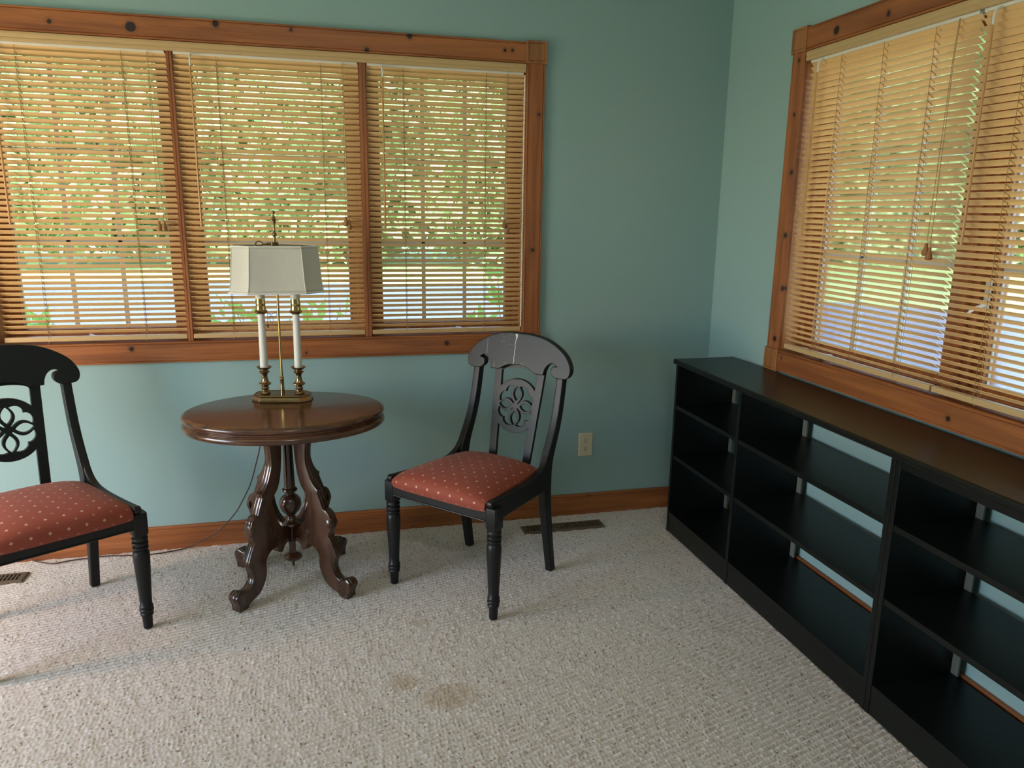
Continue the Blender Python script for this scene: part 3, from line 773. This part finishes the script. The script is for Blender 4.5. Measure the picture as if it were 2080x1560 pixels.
# ------------------------------------------------------------------ lamp on the table
def build_lamp():
    zt = .7032
    root = empty('table_lamp', (-1.992, -.286, zt), math.radians(-10.6)); tag(root, 'brass twin candle lamp with off white cut corner shade on the oval table', 'lamp')
    hl, hd, ch = .1135, .058, .036
    def oct_(off, z, hl=hl, hd=hd, ch=ch):
        a, b, c = hl+off, hd+off, ch+off*.6
        return [(-a+c, -b, z), (a-c, -b, z), (a, -b+c, z), (a, b-c, z), (a-c, b, z), (-a+c, b, z), (-a, b-c, z), (-a, -b+c, z)]
    m = MB().loops([oct_(o, z) for o, z in ((-.004, 0), (0, .0015), (0, .006), (-.0025, .008), (-.003, .010), (-.0065, .0175), (-.0075, .020), (-.0055, .0215), (-.0055, .0250), (-.008, .0275), (-.0095, .0285), (-.0115, .0285), (-.013, .0268), (-.03, .0268))])
    m.build('base', 'brass', root, bevel=.0008)
    for s in (-1, 1):
        x = s*.0655; z = .0265
        m = MB().lathe([(.0185, z), (.0195, z+.003), (.0165, z+.008), (.0125, z+.011), (.0118, z+.015), (.0148, z+.018), (.0150, z+.022), (.0125, z+.025), (.0118, z+.028), (.0132, z+.032), (.0205, z+.0355), (.0240, z+.0385), (.0235, z+.041), (.0165, z+.044), (.0128, z+.052), (.0105, z+.066), (.0105, z+.075), (.0125, z+.0795), (.0175, z+.083), (.0205, z+.0862), (.0180, z+.0892), (.0118, z+.0905), (.0112, z+.093), (.0155, z+.0955), (.0225, z+.099), (.0285, z+.1045), (.0292, z+.1065), (.0270, z+.1052), (.0200, z+.1018), (.011, z+.1005)], 12, (x, 0, 0), phase=PI/12)
        m.build('candlestick', 'brass', root, smooth=True, angle=28)
        MB().lathe([(.0148, .127), (.0152, .130), (.0142, .20), (.0135, .28), (.0132, .342)], 20, (x, 0, 0)).build('candle', 'candle_white', root, smooth=True)
        so = MB().lathe([(.0135, .338), (.0160, .339), (.0185, .342), (.0235, .346), (.0245, .349), (.0225, .352), (.0195, .355), (.0190, .362), (.0178, .366), (.0178, .374), (.0186, .376), (.0178, .378), (.0178, .388), (.0172, .398), (.015, .3985)], 24, (x, 0, 0)).build('socket', 'bright_brass', root, smooth=True, angle=40)
        MB().lathe([(.0172, .397), (.0180, .402), (.0178, .425), (.0150, .440), (.004, .441)], 20, (x, 0, 0)).build('bulb_collar', 'candle_white', so, smooth=True)
    MB().lathe([(.0080, .026), (.0082, .030), (.0078, .055), (.0072, .082), (.0085, .084), (.0085, .087), (.0070, .089), (.0075, .093), (.0052, .095), (.0047, .12), (.0045, .612)], 16).build('shaft', 'bright_brass', root, smooth=True)
    # clamp, key screw and finial above the shade
    cl = MB().box(-.011, .0125, -.009, .009, .594, .611).build('clamp', 'brass', root, bevel=.0025)
    MB().lathe([(.0035, -.012), (.0062, -.013), (.0062, -.017), (.0045, -.018), (.0045, -.021), (.0062, -.022), (.0062, -.026), (.0042, -.027), (.0048, -.032), (.0030, -.036), (.0026, -.046)], 14, (0, 0, .603), axis='x').tube([(-.058+.0125*math.cos(t), 0, .603+.0095*math.sin(t)) for t in np.linspace(0, 2*PI, 25)[:-1]], .0023, 8, closed=True).build('key_screw', 'brass', cl, smooth=True)
    MB().lathe([(.0058, .609), (.0055, .630), (.0085, .633), (.0095, .637), (.0075, .642), (.0055, .645), (.0042, .655), (.0045, .672), (.0075, .684), (.0085, .688), (.0145, .690), (.0150, .692), (.0085, .694), (.0060, .700), (.0032, .708), (.0030, .713), (.0062, .7165), (.0066, .720), (.0040, .7245), (.0010, .726)], 18).build('finial', 'brass', root, smooth=True, angle=40)
    # shade: eight panels, slightly flared, open above and below
    z0, z1 = .4275, .5955
    def sh(t, off=0.):
        k = 1-.078*t+.012*max(0, .14-t)/.14+.012*math.exp(-((t-.03)/.05)**2)
        fx, ex, ey, dy = .1005, .166, .044, .096
        pts = [(-fx*(1-.02*t), -dy), (fx*(1-.02*t), -dy), (ex, -ey), (ex, ey), (fx, dy), (-fx, dy), (-ex, ey), (-ex, -ey)]
        tw = math.radians(13.5); pts = [(x*math.cos(tw)-y*math.sin(tw), x*math.sin(tw)+y*math.cos(tw)) for x, y in pts]    # the shade sits turned on its shaft
        out = []
        for i in range(8):      # panels bow inwards a little between the wires
            p, q = pts[i], pts[(i+1) % 8]
            for j in range(8):
                s = j/8; d = 4*s*(1-s)*(.0035+.0025*math.sin(PI*t))
                x, y = p[0]+(q[0]-p[0])*s, p[1]+(q[1]-p[1])*s; l = math.hypot(x, y)
                out.append((x*(k-d/l), y*(k-d/l), z0+(z1-z0)*t))
        return out
    m = MB().loops([sh(t) for t in np.linspace(0, 1, 15)], False, False)
    so = m.build('lamp_shade', 'shade', root, smooth=True, angle=22)
    sd = so.modifiers.new('thickness', 'SOLIDIFY'); sd.thickness = .0018; sd.offset = -1
    tr = MB().tube([(x*1.006, y*1.01, z-.001) for x, y, z in sh(0.)], .0042, 8, closed=True).tube([(x*1.003, y*1.005, z) for x, y, z in sh(1.)], .0036, 8, closed=True)
    corners = [0, 8, 16, 24, 32, 40, 48, 56]
    rs = [sh(t) for t in np.linspace(0, 1, 9)]
    for k in corners: tr.tube([(r[k][0]*1.002, r[k][1]*1.002, r[k][2]) for r in rs], .0016, 6)
    tr.build('shade_trim', 'shade_trim', so, smooth=True)
    # wire spider under the shade top that carries it on the clamp
    sp = MB()
    for a in (0, PI/2, PI, 3*PI/2):
        tw = math.radians(13.5); e = (.149*math.cos(a)*math.cos(tw)-.0845*math.sin(a)*math.sin(tw), .149*math.cos(a)*math.sin(tw)+.0845*math.sin(a)*math.cos(tw), .594); sp.tube([(0, 0, .600), (e[0]*.6, e[1]*.6, .598), e], .0016, 6)
    sp.build('shade_spider', 'brass', so, smooth=True)
    # pull chain with its loose loops beside the first socket
    c = MB().tube(smooth_path([(-.045, .004, .352), (-.042, .004, .335), (-.043, .004, .310), (-.043, .004, .296)], 6), .0011, 6).lathe([(.001, .284), (.0028, .286), (.0028, .296), (.001, .298)], 10, (-.043, .004, 0))
    c.tube(smooth_path([(-.042, .006, .342), (-.028, .008, .336), (-.014, .006, .345), (-.008, .006, .338), (-.016, .006, .326), (-.030, .006, .330), (-.036, .006, .318), (-.030, .006, .304), (-.022, .006, .310), (-.026, .006, .326), (-.040, .006, .338)], 6), .0009, 6)
    c.build('pull_chain', 'cord_brown', root, smooth=True)
    # brown flex: over the back edge of the table, down, and along the baseboard
    W = smooth_path([(-1.992, -.232, .710), (-2.02, -.175, .7065), (-2.045, -.128, .7062), (-2.055, -.110, .697), (-2.066, -.104, .66), (-2.08, -.102, .57), (-2.1038, -.10, .4588), (-2.1294, -.09, .366), (-2.1545, -.08, .2873), (-2.196, -.07, .2044), (-2.2237, -.06, .158), (-2.2743, -.05, .0995), (-2.3276, -.045, .0568), (-2.3896, -.04, .028), (-2.4354, -.036, .006), (-2.4977, -.0524, .0035), (-2.5787, -.064, .003), (-2.68, -.0514, .003), (-2.7486, -.0412, .003), (-2.8664, -.0532, .003), (-2.9345, -.0707, .003), (-2.9858, -.0502, .003), (-3.03, -.024, .006)], 6)
    inv = Matrix.Rotation(math.radians(10.6), 4, 'Z') @ Matrix.Translation((1.992, .286, -zt))
    MB().tube([tuple(inv @ Vector(p)) for p in W], .0026, 8).build('power_cord', 'cord_brown', root, smooth=True)
    return root
build_lamp()

# ------------------------------------------------------------------ bookcases under the right window
def panel(root, name, *b, mat='bookcase'): return MB().box(*b).build(name, mat, root, bevel=.0012)
XF, XB = -.3105, -.028
def bookcase(label, y0, y1, dividers, shelves, rail):
    """y0 > y1: from the corner towards the viewer"""
    yc = (y0+y1)/2; root = empty('bookcase', (0, yc, 0)); tag(root, label, 'bookcase', 'black bookcases along the right wall')
    T = .0178; Z = .7845
    panel(root, 'side_panel', XF, XB, y0-yc-T, y0-yc, 0, Z); panel(root, 'side_panel', XF, XB, y1-yc, y1-yc+T, 0, Z)
    es = [y0-yc-T]
    for d in dividers:
        panel(root, 'divider', XF, XB, d-yc-T, d-yc, .0, Z); es += [d-yc, d-yc-T]
    es.append(y1-yc+T)
    if not dividers or True: panel(root, 'kick_board', XF+.002, XF+.02, y1-yc+T, y0-yc-T, 0.001, .079)
    for i in range(0, len(es), 2):
        a, b = es[i], es[i+1]
        zs = shelves[i//2]
        panel(root, 'bottom_shelf', XF+.001, XB, b+.0005, a-.0005, .079, .097)
        for z in zs:
            panel(root, 'shelf', XF+.002, XB, b+.001, a-.001, z-.0178, z)
            for yy, sg in ((a, -1), (b, 1)):
                MB().lathe([(.0028, 0), (.0028, .010)], 8, (XF+.03, yy+sg*.010 if sg < 0 else yy, z-.0208), axis='y').build('shelf_pin', 'pin_metal', root)
        MB().box(XB-.004, XB+.002, a-.027, a-.001, .098, Z-.001).build('back_stile', 'raw_board', root)
        if rail: panel(root, 'top_rail', XF+.002, XF+.02, b+.0005, a-.0005, Z-.02, Z)
    return root
bookcase('black bookcase nearest the room corner, with one narrow bay and one wide bay', -.283, -1.6370, [-.812], [[.605, .3727], [.603, .3700]], False)
bookcase('black bookcase farther along the right wall, cut off by the photo edge', -1.6385, -2.462, [], [[.600, .375]], True)
m = MB(); yy0, yy1 = -.268, -2.475; zb, zt_ = .7862, .8095
prof = [(-.0265, zb), (-.312, zb), (-.3165, zb+.002), (-.3185, zb+.007), (-.3185, zt_-.007), (-.3165, zt_-.002), (-.312, zt_), (-.0265, zt_)]
yc = (yy0+yy1)/2
m.loops([[(x, y-yc, z-zb) for x, z in prof] for y in (yy0, yy1)])
o = m.build('worktop', 'bookcase', bevel=.0008); o.location = (0, yc, zb)
tag(o, 'long black top board lying across the bookcases below the right window', 'board')

# ------------------------------------------------------------------ outlet and floor registers
def outlet():
    root = empty('wall_outlet', (-.6215, 0, .3495)); tag(root, 'ivory double socket plate on the teal wall right of the chair', 'outlet')
    hw, hz = .0352, .0573
    def rr(k, d): return [(x*k[0], d, z*k[1]) for x, z in ((-1,-.97),(-.96,-1),(.96,-1),(1,-.97),(1,.97),(.96,1),(-.96,1),(-1,.97))]
    MB().loops([rr((hw, hz), 0), rr((hw, hz), -.0022), rr((hw-.003, hz-.003), -.0055), rr((hw-.008, hz-.008), -.0062)]).build('plate', 'ivory_plastic', root, smooth=True, angle=25)
    for s in (-1, 1):
        zc = s*.0195
        pts = [(.0172*math.cos(t), .0172*math.sin(t)) for t in np.linspace(0, 2*PI, 33)[:-1]]
        pts = [(x, max(-.0125, min(.0125, z))) for x, z in pts]
        r = MB().loops([[(x, d, z+zc) for x, z in pts] for d in (-.004, -.0078)]).build('receptacle', 'ivory_plastic', root, bevel=.0008)
        MB().box(-.0072, -.0048, -.0081, -.0074, zc-.0005, zc+.0078).box(.0048, .0072, -.0081, -.0074, zc+.0002, zc+.0072).lathe([(.0028, -.0081), (.0028, -.0074)], 10, (0, 0, zc-.0068), axis='y').build('slots', 'slot_black', r)
    MB().lathe([(.0001, -.0072), (.0028, -.0070), (.0030, -.006)], 12, (0, 0, 0), axis='y').build('screw', 'ivory_plastic', root)
outlet()
def register(label, x0, x1, y0, y1):
    xc, yc = (x0+x1)/2, (y0+y1)/2; root = empty('floor_register', (xc, yc, 0)); tag(root, label, 'floor vent', 'bronze floor registers by the window wall')
    a, b = (x1-x0)/2, (y1-y0)/2; f = .0165; e = .020
    def rct(p, q, z): return [(-p, -q, z), (p, -q, z), (p, q, z), (-p, q, z)]
    MB().loops([rct(a, b, -.004), rct(a, b, .002), rct(a-.006, b-.006, .0055), rct(a-e, b-f, .0055), rct(a-e-.001, b-f-.001, -.003)], False, False).build('frame', 'bronze_metal', root)
    MB().box(-a+e, a-e, -b+f, b-f, -.0038, -.003).build('duct_opening', 'slot_black', root)
    n = 25; l = MB(); w = 2*(a-e)
    for i in range(n+1):
        x = -a+e+w*i/n; l.box(x-.0032, x+.0032, -b+f, b-f, -.002, .005)
    l.box(-a+e, a-e, -.0012, .0012, -.002, .004)
    l.build('louvers', 'bronze_metal', root)
register('bronze floor vent in the carpet behind the right chair', -.968, -.577, -.1925, -.109)
register('bronze floor vent in the carpet behind the left chair at the photo edge', -3.396, -3.005, -.2140, -.1300)

# ------------------------------------------------------------------ outdoors
GZ = -.38
def outdoors():
    g = MB().box(-60, 60, -60, 70, GZ-.4, GZ-.02).build('lawn', 'lawn'); tag(g, 'sunny green lawn beyond the driveway outside the windows', 'lawn', kind='structure')
    # one driveway that bends round the corner of the house
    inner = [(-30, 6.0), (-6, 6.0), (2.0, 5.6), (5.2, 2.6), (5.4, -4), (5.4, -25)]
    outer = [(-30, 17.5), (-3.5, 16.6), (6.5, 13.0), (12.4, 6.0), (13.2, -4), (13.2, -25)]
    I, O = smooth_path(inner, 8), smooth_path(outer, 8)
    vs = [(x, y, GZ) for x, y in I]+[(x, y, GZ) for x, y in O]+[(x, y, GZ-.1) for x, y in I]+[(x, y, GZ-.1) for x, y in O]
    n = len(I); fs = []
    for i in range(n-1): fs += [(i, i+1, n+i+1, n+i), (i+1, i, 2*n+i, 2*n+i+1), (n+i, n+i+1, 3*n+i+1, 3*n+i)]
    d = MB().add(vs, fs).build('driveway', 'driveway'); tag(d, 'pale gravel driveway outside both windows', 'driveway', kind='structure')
    def leaves(name, mat, P, size, up=.35, elong=1.7):
        """a cloud of small pointed leaf blades around the points P"""
        n = len(P); nrm = rng.normal(size=(n, 3)); nrm[:, 2] += up; nrm /= np.linalg.norm(nrm, axis=1)[:, None]
        t = np.cross(nrm, rng.normal(size=(n, 3))); t /= np.linalg.norm(t, axis=1)[:, None]; b = np.cross(nrm, t)
        s = (size*(.6+.8*rng.random(n)))[:, None]
        V = np.stack([P-t*s*elong, P+b*s*.8+nrm*s*.12, P+t*s*elong, P-b*s*.8+nrm*s*.12], 1).reshape(-1, 3)
        F = np.arange(4*n).reshape(-1, 4)
        me = bpy.data.meshes.new(name); me.from_pydata(V.tolist(), [], F.tolist()); me.update(); return link(name, me, mat)
    def wood(name, label, pts, seed):
        C = []
        for (x, y, h, w) in pts:
            k = int(46*w*h/9)
            c = np.stack([x+rng.normal(size=k)*w*.42, y+rng.normal(size=k)*w*.35, GZ+.4+(h-.4)*rng.random(k)**.85], 1); C.append(c)
        C = np.concatenate(C); m = 80
        P = (C[:, None, :]+rng.normal(size=(len(C), m, 3))*np.array([.62, .55, .42])).reshape(-1, 3)
        P = P[P[:, 2] > GZ+.05]
        o = leaves(name, 'leaf_green', P, np.full(len(P), .135)); tag(o, label, 'trees', kind='stuff'); return o
    A = [(-19+i*2.9+random.uniform(-.6, .6), 23.5+random.uniform(-1.5, 3.0), random.uniform(6.5, 10), 3.2) for i in range(11)]
    wood('woodland', 'leafy green woodland beyond the driveway seen through the back blinds', A, 1)
    B = [(x+random.uniform(-.6, .6), y+random.uniform(-.6, 1.5), random.uniform(7.5, 11), 3.2) for x, y in ((11, 27.5), (14, 27), (16.8, 26), (19.5, 24.5), (22, 22.5), (24.2, 20), (26, 17), (27.2, 14), (28, 11))]
    wood('woodland', 'leafy green woodland past the lawn seen through the right blinds', B, 2)
    def shrub(label, x, y, stems, seed):
        R = random.Random(seed); root = empty('garden_shrub', (x, y, GZ)); tag(root, label, 'shrub')
        st = MB(); P = []
        for (dx, dy, h) in stems:
            p = [(dx*t+.03*math.sin(5*t+dx*9), dy*t, h*t**.9) for t in np.linspace(0, 1, 10)]
            st.tube(p, [.006-.004*i/9 for i in range(10)], 6)
            for q in p[5:]:
                for _ in range(5): P.append((q[0]+R.uniform(-.09, .09), q[1]+R.uniform(-.09, .09), q[2]+R.uniform(-.05, .06)))
        st.build('stem', 'bark', root)
        o = leaves('foliage', 'shrub_leaf', np.array(P), np.full(len(P), .034), elong=1.9); o.parent = root
        return root
    shrub('bright leafy shrub just outside the middle of the back window', -2.05, .95, [(-.22, 0, 1.28), (-.05, .05, 1.22), (.15, -.05, 1.25), (.30, .05, 1.30), (-.33, .05, 1.22)], 1)
    shrub('bright leafy shrub outside the back window near the room corner', -.78, .95, [(-.03, 0, 1.45), (.1, .05, 1.3), (-.14, 0, 1.22), (.2, -.05, 1.4)], 2)
    shrub('low leafy shrub outside the left end of the back window', -3.2, .95, [(-.05, 0, 1.24), (.07, .04, 1.22), (-.15, .02, 1.2)], 3)
outdoors()

# ------------------------------------------------------------------ light
W = bpy.data.worlds.new('sky'); S.world = W; W.use_nodes = True
t = W.node_tree; t.nodes.clear()
sky = t.nodes.new('ShaderNodeTexSky'); sky.sky_type = 'NISHITA'; sky.sun_disc = False; sky.sun_elevation = math.radians(48); sky.sun_rotation = math.radians(215)
bg = t.nodes.new('ShaderNodeBackground'); bg.inputs['Strength'].default_value = SKY = 1.55
ow = t.nodes.new('ShaderNodeOutputWorld'); t.links.new(sky.outputs[0], bg.inputs[0]); t.links.new(bg.outputs[0], ow.inputs[0])
def light(name, typ, loc, energy, color, target=None, **kw):
    l = bpy.data.lights.new(name, typ); l.energy = energy; l.color = color
    for k, v in kw.items(): setattr(l, k, v)
    o = bpy.data.objects.new(name, l); COL.objects.link(o); o.location = loc
    if target is not None: o.rotation_euler = (Vector(target)-Vector(loc)).to_track_quat('-Z', 'Y').to_euler()
    return o
light('sun', 'SUN', (0, 0, 20), 12.0, (1.0, .94, .90), target=(10, 13, -1.5), angle=.01)
# daylight through the garden door on the left, and a warm floor lamp near it
light('garden_door_daylight', 'AREA', (LX-.05, -1.95, 1.08), 11.5, (.97, .945, 1.0), target=(0, -1.75, .75), shape='RECTANGLE', size=1.7, size_y=2.0)
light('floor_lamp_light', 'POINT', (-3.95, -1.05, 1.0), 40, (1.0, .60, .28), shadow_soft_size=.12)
light('added_fill_light', 'AREA', (-1.7, -3.9, CZ-.03), 16, (1.0, .91, .84), target=(-1.7, -3.9, 0), shape='DISK', size=.5)  # unseen fill added behind the camera to brighten the room

# ------------------------------------------------------------------ camera
cam = bpy.data.cameras.new('camera'); co = bpy.data.objects.new('camera', cam); COL.objects.link(co)
R = [[0.96937638, -0.24511328, 0.01512967], [-0.03981951, -0.21767354, -0.97520902], [0.24233001, 0.94474214, -0.22076787]]
co.matrix_world = Matrix(((R[0][0], -R[1][0], -R[2][0], -1.84328694), (R[0][1], -R[1][1], -R[2][1], -3.32313411), (R[0][2], -R[1][2], -R[2][2], 1.43863296), (0, 0, 0, 1)))
cam.sensor_fit = 'HORIZONTAL'; cam.sensor_width = 36; cam.lens = 1548.5554/2080*36; cam.clip_start = .05; cam.clip_end = 300
S.camera = co
S.view_settings.view_transform = 'Standard'; S.view_settings.look = 'None'; S.view_settings.gamma = 1; S.view_settings.use_curve_mapping = False
S.view_settings.exposure = 0.1
S.cycles.max_bounces = 10; S.cycles.diffuse_bounces = 6; S.cycles.transparent_max_bounces = 16; S.cycles.sample_clamp_indirect = 6
S.cycles.use_denoising = True
